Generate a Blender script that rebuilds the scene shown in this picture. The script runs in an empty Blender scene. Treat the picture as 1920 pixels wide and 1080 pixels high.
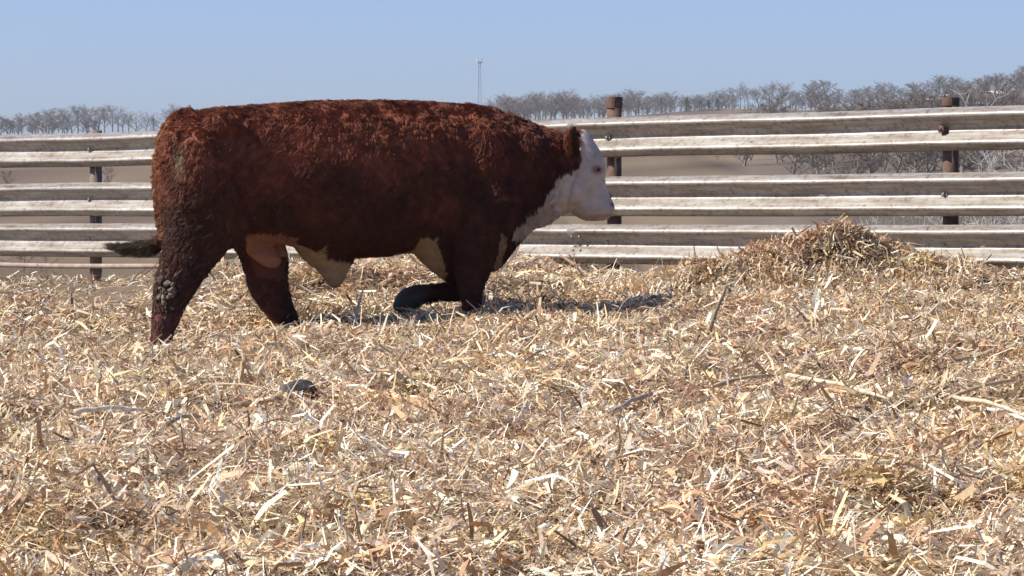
import bpy, math, random
import numpy as np
from mathutils import Vector, noise as mnoise

random.seed(7)
rng = np.random.default_rng(11)
R = math.radians
SC = bpy.context.scene
COL = SC.collection

# ------------------------------------------------------------------ camera
F = 6000.0            # focal length in pixels of a 1920 wide frame
K = F / 3045.0
HY = 410.0            # image row of the horizon
CZ = 0.70             # camera height
cam_d = bpy.data.cameras.new('camera')
cam = bpy.data.objects.new('camera', cam_d)
COL.objects.link(cam)
cam.location = (0, 0, CZ)
cam.rotation_euler = (R(90), 0, 0)
cam_d.sensor_width = 36
cam_d.lens = 36 * F / 1920
cam_d.shift_y = -(540 - HY) / 1920
cam_d.clip_start = 0.1
cam_d.clip_end = 9000
SC.camera = cam

# ------------------------------------------------------------------ light
SUN_EL, SUN_AZ = R(44), R(-100)       # azimuth clockwise from +Y: from the left
world = bpy.data.worlds.new('World')
SC.world = world
world.use_nodes = True
wn = world.node_tree
bg = wn.nodes['Background']
sky = wn.nodes.new('ShaderNodeTexSky')
sky.sky_type = 'NISHITA'
sky.sun_disc = False
sky.sun_elevation = SUN_EL
sky.sun_rotation = SUN_AZ
sky.altitude = 100
sky.air_density = 1.0
sky.dust_density = 0.9
sky.ozone_density = 9.0
tint = wn.nodes.new('ShaderNodeMix'); tint.data_type = 'RGBA'; tint.blend_type = 'MULTIPLY'
tint.inputs[0].default_value = 1.0; tint.inputs[7].default_value = (1.04, .97, 1.14, 1)     # white balance of the camera
wn.links.new(sky.outputs[0], tint.inputs[6]); wn.links.new(tint.outputs[2], bg.inputs[0])
bg.inputs[1].default_value = 0.09
sun_d = bpy.data.lights.new('sun', 'SUN')
sun_d.energy = 5.0
sun_d.angle = R(0.55)
sun_d.color = (1.0, 0.945, 0.845)
sun = bpy.data.objects.new('sun', sun_d)
COL.objects.link(sun)
sdir = Vector((math.sin(SUN_AZ) * math.cos(SUN_EL), math.cos(SUN_AZ) * math.cos(SUN_EL), math.sin(SUN_EL)))
sun.rotation_euler = (-sdir).to_track_quat('-Z', 'Y').to_euler()
sun.location = (-20, 0, 30)
SC.view_settings.view_transform = 'Standard'
SC.view_settings.look = 'None'
SC.view_settings.exposure = 0.62
SC.view_settings.gamma = 1.0
SC.view_settings.use_curve_mapping = False

# ------------------------------------------------------------------ helpers
def tag(o, label=None, cat=None, group=None, kind=None):
    if label: o['label'] = label
    if cat: o['category'] = cat
    if group: o['group'] = group
    if kind: o['kind'] = kind
    return o

def empty(name, loc=(0, 0, 0), rz=0.0):
    o = bpy.data.objects.new(name, None)
    o.empty_display_size = 0.2
    o.location = loc
    o.rotation_euler = (0, 0, rz)
    COL.objects.link(o)
    return o

def link(name, me, mat=None, parent=None, loc=None):
    o = bpy.data.objects.new(name, me)
    if mat is not None and len(me.materials) == 0:
        me.materials.append(mat)
    COL.objects.link(o)
    if parent is not None: o.parent = parent
    if loc is not None: o.location = loc
    return o

def np_mesh(name, V, faces_flat, sizes, smooth=False, col=None):
    """mesh from numpy arrays; faces_flat = loop vertex indices, sizes = corners per face"""
    me = bpy.data.meshes.new(name)
    V = np.asarray(V, np.float32)
    faces_flat = np.asarray(faces_flat, np.int32)
    sizes = np.asarray(sizes, np.int32)
    me.vertices.add(len(V)); me.vertices.foreach_set('co', V.ravel())
    me.loops.add(len(faces_flat)); me.loops.foreach_set('vertex_index', faces_flat)
    me.polygons.add(len(sizes))
    starts = np.concatenate([[0], np.cumsum(sizes)[:-1]]).astype(np.int32)
    me.polygons.foreach_set('loop_start', starts)
    me.polygons.foreach_set('use_smooth', np.full(len(sizes), smooth, dtype=bool))
    me.update(calc_edges=True)
    if col is not None:
        a = me.color_attributes.new('Col', 'FLOAT_COLOR', 'POINT')
        c = np.ones((len(V), 4), np.float32); c[:, :3] = col
        a.data.foreach_set('color', c.ravel())
    return me

class MB:
    """collects shapes into one mesh"""
    def __init__(s): s.v = []; s.f = []
    def add(s, vs, fs):
        n = len(s.v); s.v += [tuple(v) for v in vs]; s.f += [tuple(i + n for i in f) for f in fs]
    def tube(s, pts, rad, sides=8, cap=True):
        pts = [Vector(p) for p in pts]
        if not hasattr(rad, '__len__'): rad = [rad] * len(pts)
        vs, fs = [], []
        ref = None
        for i, p in enumerate(pts):
            t = (pts[min(i + 1, len(pts) - 1)] - pts[max(i - 1, 0)])
            t = t.normalized() if t.length > 1e-9 else Vector((0, 0, 1))
            if ref is None:
                ref = Vector((0, 0, 1)) if abs(t.z) < .9 else Vector((1, 0, 0))
            a = t.cross(ref)
            if a.length < 1e-4: a = t.orthogonal()
            a.normalize(); b = t.cross(a); ref = -b if ref.dot(b) < 0 else b
            ref = a.cross(t)
            for k in range(sides):
                w = 2 * math.pi * k / sides
                vs.append(p + (a * math.cos(w) + b * math.sin(w)) * rad[i])
        for i in range(len(pts) - 1):
            for k in range(sides):
                k2 = (k + 1) % sides
                fs.append((i * sides + k, i * sides + k2, (i + 1) * sides + k2, (i + 1) * sides + k))
        if cap:
            fs.append(tuple(range(sides))[::-1]); fs.append(tuple((len(pts) - 1) * sides + k for k in range(sides)))
        s.add(vs, fs)
    def box(s, c, ax, ay, az):
        c = Vector(c); ax = Vector(ax); ay = Vector(ay); az = Vector(az)
        vs = [c + ax * i + ay * j + az * k for i in (-1, 1) for j in (-1, 1) for k in (-1, 1)]
        s.add(vs, [(0, 1, 3, 2), (4, 6, 7, 5), (0, 4, 5, 1), (2, 3, 7, 6), (0, 2, 6, 4), (1, 5, 7, 3)])
    def loft(s, rings, cap=True):
        n = len(rings[0]); vs = [v for r in rings for v in r]; fs = []
        for i in range(len(rings) - 1):
            for k in range(n):
                k2 = (k + 1) % n
                fs.append((i * n + k, i * n + k2, (i + 1) * n + k2, (i + 1) * n + k))
        if cap:
            fs.append(tuple(range(n))[::-1]); fs.append(tuple((len(rings) - 1) * n + k for k in range(n)))
        s.add(vs, fs)
    def mesh(s, name, smooth=False, fixn=False):
        me = bpy.data.meshes.new(name)
        me.from_pydata([tuple(v) for v in s.v], [], s.f)
        if fixn:
            import bmesh
            bm = bmesh.new(); bm.from_mesh(me); bmesh.ops.recalc_face_normals(bm, faces=bm.faces); bm.to_mesh(me); bm.free()
        if smooth: me.polygons.foreach_set('use_smooth', [True] * len(me.polygons))
        me.update()
        return me

def _hash(ix, iy, iz, seed):
    h = (ix.astype(np.int64) * 374761393 + iy.astype(np.int64) * 668265263 + iz.astype(np.int64) * 2147483647 + seed * 1274126177) & 0xffffffff
    h = ((h ^ (h >> 13)) * 1274126177) & 0xffffffff
    h = (h ^ (h >> 16)) & 0xffffff
    return h / float(0xffffff)

def vn(x, y, z=0.0, scale=1.0, seed=0):
    """smooth value noise 0..1"""
    x = np.asarray(x, float) / scale; y = np.asarray(y, float) / scale; z = np.asarray(z, float) / scale + 0 * x
    ix, iy, iz = np.floor(x), np.floor(y), np.floor(z)
    fx, fy, fz = x - ix, y - iy, z - iz
    fx, fy, fz = [t * t * (3 - 2 * t) for t in (fx, fy, fz)]
    out = 0
    for a in (0, 1):
        for b in (0, 1):
            for c in (0, 1):
                w = (fx if a else 1 - fx) * (fy if b else 1 - fy) * (fz if c else 1 - fz)
                out = out + w * _hash(ix + a, iy + b, iz + c, seed)
    return out

def sstep(a, b, x):
    t = np.clip((x - a) / (b - a), 0, 1)
    return t * t * (3 - 2 * t)

def W(px, py, d):
    """world point seen at pixel (px, py) at distance d"""
    return Vector(((px - 960) * d / F, d, CZ - (py - HY) * d / F))

# ------------------------------------------------------------------ materials
def new_mat(name):
    m = bpy.data.materials.new(name); m.use_nodes = True
    nt = m.node_tree
    return m, nt, nt.nodes['Principled BSDF']

def N(nt, t, **kw):
    n = nt.nodes.new(t)
    for k, v in kw.items():
        if k.startswith('i_'): n.inputs[k[2:].replace('_', ' ')].default_value = v
        else: setattr(n, k, v)
    return n

def ramp(nt, fac, stops):
    r = nt.nodes.new('ShaderNodeValToRGB')
    while len(r.color_ramp.elements) < len(stops): r.color_ramp.elements.new(0.5)
    for e, (p, c) in zip(r.color_ramp.elements, stops):
        e.position = p; e.color = (*c, 1)
    nt.links.new(fac, r.inputs[0])
    return r.outputs[0]

def mix(nt, fac, a, b, mode='MIX'):
    m = nt.nodes.new('ShaderNodeMix'); m.data_type = 'RGBA'; m.blend_type = mode
    for s, v in ((m.inputs[0], fac), (m.inputs[6], a), (m.inputs[7], b)):
        if isinstance(v, (int, float)): s.default_value = v
        elif isinstance(v, tuple): s.default_value = (*v, 1)
        else: nt.links.new(v, s)
    return m.outputs[2]

def attr_mat(name, rough=0.6, spec=0.3, lo=(.6, .58, .55), hi=(1.15, 1.15, 1.15), noise_scale=None, transl=0.0):
    m, nt, p = new_mat(name)
    a = N(nt, 'ShaderNodeAttribute', attribute_name='Col')
    c = a.outputs['Color']
    if noise_scale:
        tc = N(nt, 'ShaderNodeTexCoord'); nz = N(nt, 'ShaderNodeTexNoise')
        nz.inputs['Scale'].default_value = noise_scale; nz.inputs['Detail'].default_value = 4
        nt.links.new(tc.outputs['Object'], nz.inputs['Vector'])
        c = mix(nt, 1.0, c, ramp(nt, nz.outputs[0], [(.3, lo), (.7, hi)]), 'MULTIPLY')
    nt.links.new(c, p.inputs['Base Color'])
    p.inputs['Roughness'].default_value = rough
    p.inputs['Specular IOR Level'].default_value = spec
    if transl:
        tr = N(nt, 'ShaderNodeBsdfTranslucent'); nt.links.new(c, tr.inputs[0])
        mx = N(nt, 'ShaderNodeMixShader'); mx.inputs[0].default_value = transl
        out = nt.nodes['Material Output']
        nt.links.new(p.outputs[0], mx.inputs[1]); nt.links.new(tr.outputs[0], mx.inputs[2]); nt.links.new(mx.outputs[0], out.inputs[0])
    return m

def noise_mat(name, c1, c2, scale=8, rough=0.8, bump=0.3, stretch=(1, 1, 1), spec=0.2, metal=0.0, coord='Object', bdist=0.02):
    m, nt, p = new_mat(name)
    tc = N(nt, 'ShaderNodeTexCoord'); mp = N(nt, 'ShaderNodeMapping'); mp.inputs['Scale'].default_value = stretch
    nt.links.new(tc.outputs[coord], mp.inputs[0])
    nz = N(nt, 'ShaderNodeTexNoise'); nz.inputs['Scale'].default_value = scale; nz.inputs['Detail'].default_value = 8; nz.inputs['Roughness'].default_value = .65
    nt.links.new(mp.outputs[0], nz.inputs['Vector'])
    nt.links.new(ramp(nt, nz.outputs[0], [(.3, c1), (.7, c2)]), p.inputs['Base Color'])
    p.inputs['Roughness'].default_value = rough; p.inputs['Specular IOR Level'].default_value = spec; p.inputs['Metallic'].default_value = metal
    if bump:
        b = N(nt, 'ShaderNodeBump'); b.inputs['Strength'].default_value = bump; b.inputs['Distance'].default_value = bdist
        nt.links.new(nz.outputs[0], b.inputs['Height']); nt.links.new(b.outputs[0], p.inputs['Normal'])
    return m

M_STRAW = attr_mat('straw', .6, .3, lo=(.86, .84, .81), hi=(1.22, 1.22, 1.22), noise_scale=110, transl=.12)
M_GROUND = attr_mat('soil', .95, .1, noise_scale=14)
M_STALK = attr_mat('stalk', .5, .35, noise_scale=30)
M_RUST = noise_mat('rusty_pipe', (.075, .042, .03), (.17, .105, .075), 14, .75, .3, bdist=.004)
M_POSTGREY = noise_mat('weathered_pipe', (.12, .085, .065), (.24, .185, .15), 12, .75, .3, bdist=.004)
M_BOLT = noise_mat('bolt_steel', (.13, .12, .11), (.3, .28, .25), 30, .55, .3, metal=.4, bdist=.003)
M_PALEPIPE = noise_mat('pale_pipe', (.24, .18, .14), (.4, .32, .26), 9, .7, .2, stretch=(1, 1, 1), bdist=.004)
M_BARK = noise_mat('grey_bark', (.17, .15, .13), (.30, .27, .235), 3, .9, 0)
M_TWIG = noise_mat('bare_twigs', (.15, .13, .112), (.26, .225, .195), 1.2, .9, 0)
M_WOOD = noise_mat('brown_twigs', (.115, .095, .08), (.20, .165, .135), 1.2, .9, 0)
M_PALEBARK = noise_mat('pale_bark', (.30, .27, .24), (.52, .48, .44), 6, .8, 0)
M_DARKBARK = noise_mat('dark_bark', (.05, .04, .035), (.12, .1, .085), 6, .9, 0)
M_CONIFER = noise_mat('conifer_needles', (.03, .04, .03), (.06, .075, .05), 2, .8, 0)
M_TOWER = noise_mat('galvanised_tower', (.36, .38, .40), (.46, .48, .50), .3, .6, 0)
M_WHITEBOX = noise_mat('white_sheeting', (.7, .7, .68), (.85, .85, .83), .8, .6, 0)
M_DARKDECK = noise_mat('dark_deck', (.04, .035, .03), (.09, .08, .07), .8, .8, 0)
M_SNOW = noise_mat('old_snow', (.7, .71, .74), (.88, .88, .9), .3, .8, 0)

# weathered galvanised guardrail, worn and stained along its length
def rail_mat():
    m, nt, p = new_mat('weathered_guardrail')
    tc = N(nt, 'ShaderNodeTexCoord')
    mp = N(nt, 'ShaderNodeMapping'); mp.inputs['Scale'].default_value = (1.2, 14, 14)
    nt.links.new(tc.outputs['Object'], mp.inputs[0])
    n1 = N(nt, 'ShaderNodeTexNoise'); n1.inputs['Scale'].default_value = 1.6; n1.inputs['Detail'].default_value = 10; n1.inputs['Roughness'].default_value = .7
    nt.links.new(mp.outputs[0], n1.inputs['Vector'])
    n2 = N(nt, 'ShaderNodeTexNoise'); n2.inputs['Scale'].default_value = 22; n2.inputs['Detail'].default_value = 6; n2.inputs['Roughness'].default_value = .7
    nt.links.new(tc.outputs['Object'], n2.inputs['Vector'])
    base = ramp(nt, n1.outputs[0], [(.28, (.15, .115, .085)), (.43, (.28, .245, .205)), (.55, (.375, .345, .30)), (.75, (.50, .48, .45))])
    dirt = ramp(nt, n2.outputs[0], [(.33, (.45, .40, .36)), (.46, (.86, .84, .82)), (.7, (1.06, 1.06, 1.06))])
    nt.links.new(mix(nt, 1.0, base, dirt, 'MULTIPLY'), p.inputs['Base Color'])
    p.inputs['Metallic'].default_value = .25
    p.inputs['Roughness'].default_value = .42
    p.inputs['Specular IOR Level'].default_value = .4
    b = N(nt, 'ShaderNodeBump'); b.inputs['Strength'].default_value = .35; b.inputs['Distance'].default_value = .004
    nt.links.new(n2.outputs[0], b.inputs['Height']); nt.links.new(b.outputs[0], p.inputs['Normal'])
    return m
M_RAIL = rail_mat()     # one finish for all rails

# ------------------------------------------------------------------ fence line (world)
def fscale(px): return 202 + (px - 170) / 1603 * 59.5
def fence_xy(px):
    d = F / fscale(px); return Vector(((px - 960) * d / F, d, 0))
FA, FB = fence_xy(170), fence_xy(1773)
FE = (FB - FA).normalized()                      # along the fence, to the right
FN = Vector((FE.y, -FE.x, 0)); FN = FN if FN.y < 0 else -FN   # towards the camera
def fence_y(x):
    return FA.y + (x - FA.x) * FE.y / FE.x

# ------------------------------------------------------------------ ground
CTRL = [(0, 535, 14.3), (170, 530, 14.6), (300, 530, 13.5), (-300, 540, 14.5), (20, 580, 11.5), (200, 598, 11), (-200, 640, 10),
        (60, 640, 9.8), (295, 668, 9.8), (450, 640, 9.95), (545, 616, 10.1), (880, 614, 10.0), (700, 604, 10.05), (800, 600, 10.1),
        (620, 628, 9.45), (750, 626, 9.45), (900, 628, 9.45), (1050, 628, 9.55), (1180, 624, 9.6), (1000, 594, 10.1), (1150, 588, 10.15),
        (600, 568, 10.5), (740, 550, 10.5), (900, 550, 10.5), (1050, 548, 10.5), (1250, 556, 10.5), (1400, 562, 10.5),
        (740, 492, 11.7), (880, 490, 11.8), (660, 498, 11.6), (580, 512, 12), (470, 520, 12.4), (980, 500, 12), (740, 492, 12.4), (900, 492, 12.6),
        (1142, 522, 12.3), (1300, 522, 11.9), (1300, 570, 10.6), (1773, 526, 11.3), (1773, 562, 10.5), (1920, 531, 11.1), (1550, 522, 11.3), (1550, 570, 10.4),
        (2100, 524, 10.9), (2100, 580, 10),
        (300, 700, 8.6), (600, 690, 8.4), (960, 680, 8.4), (1400, 680, 8.2), (1900, 680, 8.2), (-100, 720, 8.4), (2100, 680, 8.2),
        (300, 770, 7.1), (960, 775, 6.9), (1600, 775, 6.9), (100, 900, 5.1), (960, 895, 5.2), (1800, 895, 5.2), (200, 1080, 3.8), (960, 1080, 3.8), (1700, 1080, 3.8)]
CP = np.array([[W(c[0], c[1], c[2] * K).x, c[2], W(c[0], c[1], c[2] * K).z] for c in CTRL] + [[0, 0, -.15], [-3, 0, -.15], [3, 0, -.15], [-3, 3, -.14], [3, 3, -.14]])

def yard(x, y):
    x = np.asarray(x, float); y = np.asarray(y, float)
    y = y / K
    num = np.zeros_like(x); den = np.zeros_like(x)
    for cx, cy, cz in CP:
        w = 1.0 / ((x - cx) ** 2 * .8 + (y - cy) ** 2 + .09) ** 2
        num += w * cz; den += w
    return num / den - .05

PILE = (W(1494, 520, 11.25 * K).x, 11.25 * K)
def pile_h(x, y):
    dx = (np.asarray(x) - PILE[0]) / np.where(np.asarray(x) < PILE[0], 1.0, .92); dy = (np.asarray(y) - PILE[1]) / .50
    r = np.sqrt(dx * dx + dy * dy)
    return (.20 * np.exp(-(r ** 3.2) * 1.5) + .10 * np.exp(-(r ** 2) * .75)) * (1 + .75 * (vn(x, y, 0, .24, 5) - .5))

CREST_Y = ([-2500, 0, 300, 900, 1140, 1300, 1500, 1720, 1920, 3200], [258, 249, 245, 226, 218, 205, 201, 178, 166, 120])
CREST_D = ([-2500, 0, 900, 1400, 1920, 3200], [820, 800, 800, 720, 620, 560])
def terrain(x, y):
    """whole height field"""
    x = np.asarray(x, float); y = np.asarray(y, float)
    yf = fence_y(x)
    base = yard(np.clip(x, -4.4, 4.4), np.clip(y, 0, np.clip(yf, 9 * K, 17 * K)))
    base = base + .11 * (vn(x, y, 0, .6, 1) - .5) * (y < yf + 3) + .05 * (vn(x, y, 0, .21, 2) - .5) * (y < yf + 3) + .09 * (vn(x, y, 0, 1.1, 8) - .5) * (np.abs(y - 14) < 18)
    s = np.maximum(y - yf - .5, 0)
    d = np.maximum(y / K, 1)
    px = np.clip(960 + x / (d * K) * F, -2500, 3200)
    D = np.interp(px, *CREST_D); zc = CZ + (HY - np.interp(px, *CREST_Y)) / F * D * K
    t = np.clip((d - 90) / (D - 90), 0, 1.35)
    up = -5.2 + (zc + 5.2) * np.where(t < 1, t ** 1.05, 1 + (t - 1) * -.12)
    low = base - 5.6 * (1 - np.exp(-s / 16.0))
    k = sstep(40, 130, d)
    far = low * (1 - k) + up * k
    far = far + np.where(d > 120, (vn(x, y, 0, 90, 3) - .5) * np.minimum((d - 120) * .012, 5) * (1 - sstep(.8, 1, t)), 0)
    return np.where(y > yf + .5, far, base)

def gh(x, y): return float(terrain(np.array([x]), np.array([y]))[0])

def axis(fine, lo, hi, n, sgn_lo=True):
    up = fine[-1] + np.geomspace(.12, hi - fine[-1], n)
    dn = fine[0] - np.geomspace(.12, fine[0] - lo, n)[::-1] if sgn_lo else np.array([])
    return np.concatenate([dn, fine, up])
gx = axis(np.arange(-4.8, 4.81, .07), -1000, 1000, 58)
gy = axis(np.arange(5.2, 33, .1), -150, 2500, 70)
GX, GY = np.meshgrid(gx, gy)
gxf, gyf = GX.ravel(), GY.ravel()
GZ = terrain(gxf, gyf)
nx, ny = len(gx), len(gy)
idx = np.arange(nx * ny).reshape(ny, nx)
quads = np.stack([idx[:-1, :-1], idx[:-1, 1:], idx[1:, 1:], idx[1:, :-1]], -1).reshape(-1, 4)
yfv = fence_y(gxf)
soil = np.array([.17, .125, .085]); straws = np.array([.13, .09, .055]); field = np.array([.145, .103, .066]); field2 = np.array([.19, .138, .09]); grassy = np.array([.21, .155, .098])
kf = sstep(.2, 2.5, gyf - yfv)[:, None]
left = (sstep(-1.5, -2.4, gxf) * sstep(10.6 * K, 11.6 * K, gyf))[:, None]
gcol = (straws * (1 - left) + soil * left) * (1 - kf)
nf = vn(gxf, gyf, 0, 35, 21)[:, None]; nf2 = vn(gxf, gyf, 0, 9, 22)[:, None]
fc = field * (1 - nf) + field2 * nf
pxg = 960 + gxf / np.maximum(gyf, 1) * F
gr = (sstep(900, 1150, pxg) * (gyf > 60))[:, None]
fc = fc * (1 - gr * .7) + grassy * gr * .7
hol = (sstep(1330, 1480, pxg + 120 * (vn(gxf, gyf, 0, 60, 25) - .5)) * (gyf > 60) * sstep(1400, 900, gyf))[:, None]
fc = fc * (1 - hol * .8) + np.array([.13, .105, .085]) * hol * .8
gul = vn(gxf * 1.0, gyf * .35, 0, 26, 26)[:, None]
fc = fc * (1 - .45 * (gul > .62) * (gyf > 60)[:, None] * gr)
fc = fc * (.55 + .55 * nf2 + .3 * vn(gxf, gyf * .3, 0, 3.5, 27)[:, None])
gcol = gcol + fc * kf
ground = link('ground', np_mesh('ground', np.stack([gxf, gyf, GZ], -1), quads.ravel(), np.full(len(quads), 4), True, gcol), M_GROUND)
tag(ground, 'brown yard soil and bare winter fields rising beyond the fence', kind='structure')

# pale dirt track below the fence on the left
def strip(name, pts, w, lift, mat):
    V, Fq = [], []
    n = 24
    P = [Vector((np.interp(i / n, np.linspace(0, 1, len(pts)), [p[0] for p in pts]), np.interp(i / n, np.linspace(0, 1, len(pts)), [p[1] for p in pts]), 0)) for i in range(n + 1)]
    for i, p in enumerate(P):
        t = (P[min(i + 1, n)] - P[max(i - 1, 0)]).normalized(); a = Vector((t.y, -t.x, 0))
        for k in range(5):
            q = p + a * w * (k / 4 - .5)
            V.append((q.x, q.y, gh(q.x, q.y) + lift))
    for i in range(n):
        for k in range(4): Fq.append((i * 5 + k, i * 5 + k + 1, (i + 1) * 5 + k + 1, (i + 1) * 5 + k))
    me = bpy.data.meshes.new(name); me.from_pydata(V, [], Fq); me.update()
    return link(name, me, mat)
M_TRACK = noise_mat('pale_dirt', (.34, .29, .23), (.46, .4, .33), .8, .95, 0)
trk = strip('dirt_track', [(-60, 300), (-30, 312), (-10, 340), (12, 395), (50, 425)], 10.0, .25, M_TRACK)
tag(trk, 'pale dirt track crossing the field below the fence', kind='structure')

# ------------------------------------------------------------------ straw litter
PAL = np.array([[.60, .44, .27], [.74, .64, .48], [.82, .76, .64], [.47, .31, .185], [.32, .20, .12], [.42, .34, .27], [.64, .49, .29], [.52, .33, .22], [.20, .14, .10]])
PW = np.array([.17, .19, .21, .12, .10, .08, .05, .04, .04]); PW = PW / PW.sum()

def straw_mesh(name, x, y, z, L, Wd, pitch_sd, tone, up=0.0, bright=1.0):
    n = len(x)
    yaw = rng.uniform(0, 2 * np.pi, n)
    pitch = rng.normal(0, pitch_sd * 1.3, n)
    st = rng.random(n) < up
    pitch = np.where(st, rng.uniform(.5, 1.3, n), pitch)
    roll = rng.normal(0, .75, n)
    e = np.stack([np.cos(yaw) * np.cos(pitch), np.sin(yaw) * np.cos(pitch), np.sin(pitch)], -1)
    sd = np.stack([-np.sin(yaw), np.cos(yaw), np.zeros(n)], -1)
    nn = np.cross(e, sd)
    w = sd * np.cos(roll)[:, None] + nn * np.sin(roll)[:, None]
    nn = np.cross(e, w)
    c = np.stack([x, y, z + np.abs(np.sin(pitch)) * L * .42], -1)
    bend = (rng.normal(0, .12, n) * L * np.where(rng.random(n) < .25, 2.2, 1))[:, None]
    side = (rng.normal(0, .07, n) * L)[:, None]
    V = np.zeros((n, 6, 3))
    t0 = rng.uniform(.35, 1, n)[:, None]; t1 = rng.uniform(.15, .9, n)[:, None]
    hw = (Wd / 2)[:, None]; hl = (L / 2)[:, None]
    V[:, 0] = c - e * hl - w * hw * t0; V[:, 1] = c - e * hl + w * hw * t0
    mid = c + nn * bend + w * side
    V[:, 2] = mid - w * hw; V[:, 3] = mid + w * hw
    V[:, 4] = c + e * hl - w * hw * t1; V[:, 5] = c + e * hl + w * hw * t1
    k = np.arange(n)[:, None] * 6
    q = np.concatenate([k + np.array([[0, 2, 3, 1]]), k + np.array([[2, 4, 5, 3]])], 1).reshape(-1, 4)
    ci = rng.choice(len(PAL), n, p=PW)
    col = PAL[ci] * rng.uniform(.78, 1.12, (n, 1)) * bright
    g = tone[:, None]
    col = col * (.64 + .58 * g)
    brn = np.clip(.5 - tone, 0, .5)[:, None]
    col = col * (1 - brn * np.array([[.0, .25, .45]]))
    pr = vn(x, y, 0, .28, 95); pyw = vn(x, y, 0, .22, 96)
    col = col * (1 - np.clip(pr - .62, 0, 1)[:, None] * .9 * np.array([.15, .5, .6])) * (1 - np.clip(pyw - .62, 0, 1)[:, None] * 1.4 * np.array([0, .12, .6]))
    col = col * np.array([1.08, 1.055, .985])
    col = np.repeat(np.clip(col, .02, .84), 6, axis=0)
    return np_mesh(name, V.reshape(-1, 3), q.ravel(), np.full(len(q), 4), False, col)

def litter(n, d0, d1, scale, nm):
    # area-uniform in the view wedge, with a margin
    d0 *= K; d1 *= K
    d = np.sqrt(rng.uniform(d0 * d0, d1 * d1, n)); u = rng.uniform(-.182, .182, n)
    out = rng.random(n) < .09
    u = np.where(out, np.sign(u) * (.17 + np.abs(rng.normal(0, .13, n))), u)
    x = u * d; y = d
    yf = fence_y(x)
    keep = y < yf - .05 + .35 * rng.random(n)
    lf = sstep(-1.7, -2.6, x) * sstep(10.9 * K, 12.2 * K, y)
    keep &= rng.random(n) > lf * .88
    x, y = x[keep], y[keep]; n = len(x)
    clump = vn(x, y, 0, .16, 31); clump2 = vn(x, y, 0, .5, 32)
    L = np.clip(np.exp(rng.normal(math.log(.043), .6, n)), .012, .19) * scale
    Wd = np.clip(np.exp(rng.normal(math.log(.0048), .72, n)), .0014, .024) * scale
    Wd = np.minimum(Wd, L * .45)
    z = terrain(x, y) + rng.random(n) ** 1.3 * .045 + clump * .03
    tone = np.clip(-.05 + .45 * vn(x, y, 0, .09, 33) + .55 * vn(x, y, 0, .5, 34) + .2 * clump2, 0, 1)
    return straw_mesh(nm, x, y, z, L, Wd, .26, tone, up=.035)
s1 = link('straw', litter(215000, 3.1, 6.6, .95, 'straw'), M_STRAW)
tag(s1, 'chopped corn stalk and husk bedding strewn over the near yard', kind='stuff')
s2 = link('straw', litter(270000, 6.6, 10.2, 1.1, 'straw'), M_STRAW)
tag(s2, 'chopped corn stalk bedding strewn around the bull', kind='stuff')
s3 = link('straw', litter(180000, 10.2, 15.2, 1.3, 'straw'), M_STRAW)
tag(s3, 'chopped corn stalk bedding heaped towards the fence', kind='stuff')

# pile at the fence on the right
px_, py_ = np.meshgrid(np.linspace(PILE[0] - 1.5, PILE[0] + 1.3, 60), np.linspace(PILE[1] - 1.0, PILE[1] + 1.0, 50))
pxf, pyf = px_.ravel(), py_.ravel()
ph = pile_h(pxf, pyf)
rim = np.maximum(np.abs(pxf - PILE[0]) / 1.3, np.abs(pyf - PILE[1]) / .95) 
pz = terrain(pxf, pyf) + ph - .05 * sstep(.75, 1.0, rim) - .012
ii = np.arange(len(pxf)).reshape(px_.shape)
pq = np.stack([ii[:-1, :-1], ii[:-1, 1:], ii[1:, 1:], ii[1:, :-1]], -1).reshape(-1, 4)
pile = link('straw_pile', np_mesh('straw_pile', np.stack([pxf, pyf, pz], -1), pq.ravel(), np.full(len(pq), 4), True, np.tile([.15, .105, .06], (len(pxf), 1))), M_GROUND)
tag(pile, 'brown heap of chopped corn stalks piled against the guardrail fence', 'pile')
n = 38000
a = rng.uniform(0, 2 * np.pi, n); r = np.sqrt(rng.random(n)) * 1.25
x = PILE[0] + np.cos(a) * r * 1.12; y = PILE[1] + np.sin(a) * r * .62
hgt = pile_h(x, y); keep = (hgt > .02) & (y < fence_y(x) - .02)
x, y, hgt = x[keep], y[keep], hgt[keep]; n = len(x)
L = np.clip(np.exp(rng.normal(math.log(.05), .5, n)), .02, .16); Wd = np.minimum(np.clip(np.exp(rng.normal(math.log(.007), .55, n)), .003, .025), L * .4)
z = terrain(x, y) + hgt + rng.random(n) * .04
tone = np.clip(-.02 + .55 * vn(x, y, z, .1, 43) + .5 * (1 - hgt / .3) ** 2, 0, 1)
ps = link('loose_straw', straw_mesh('loose_straw', x, y, z, L, Wd, .36, tone, up=.05, bright=1.0), M_STRAW, pile)
tag(ps, kind='stuff')

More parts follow.
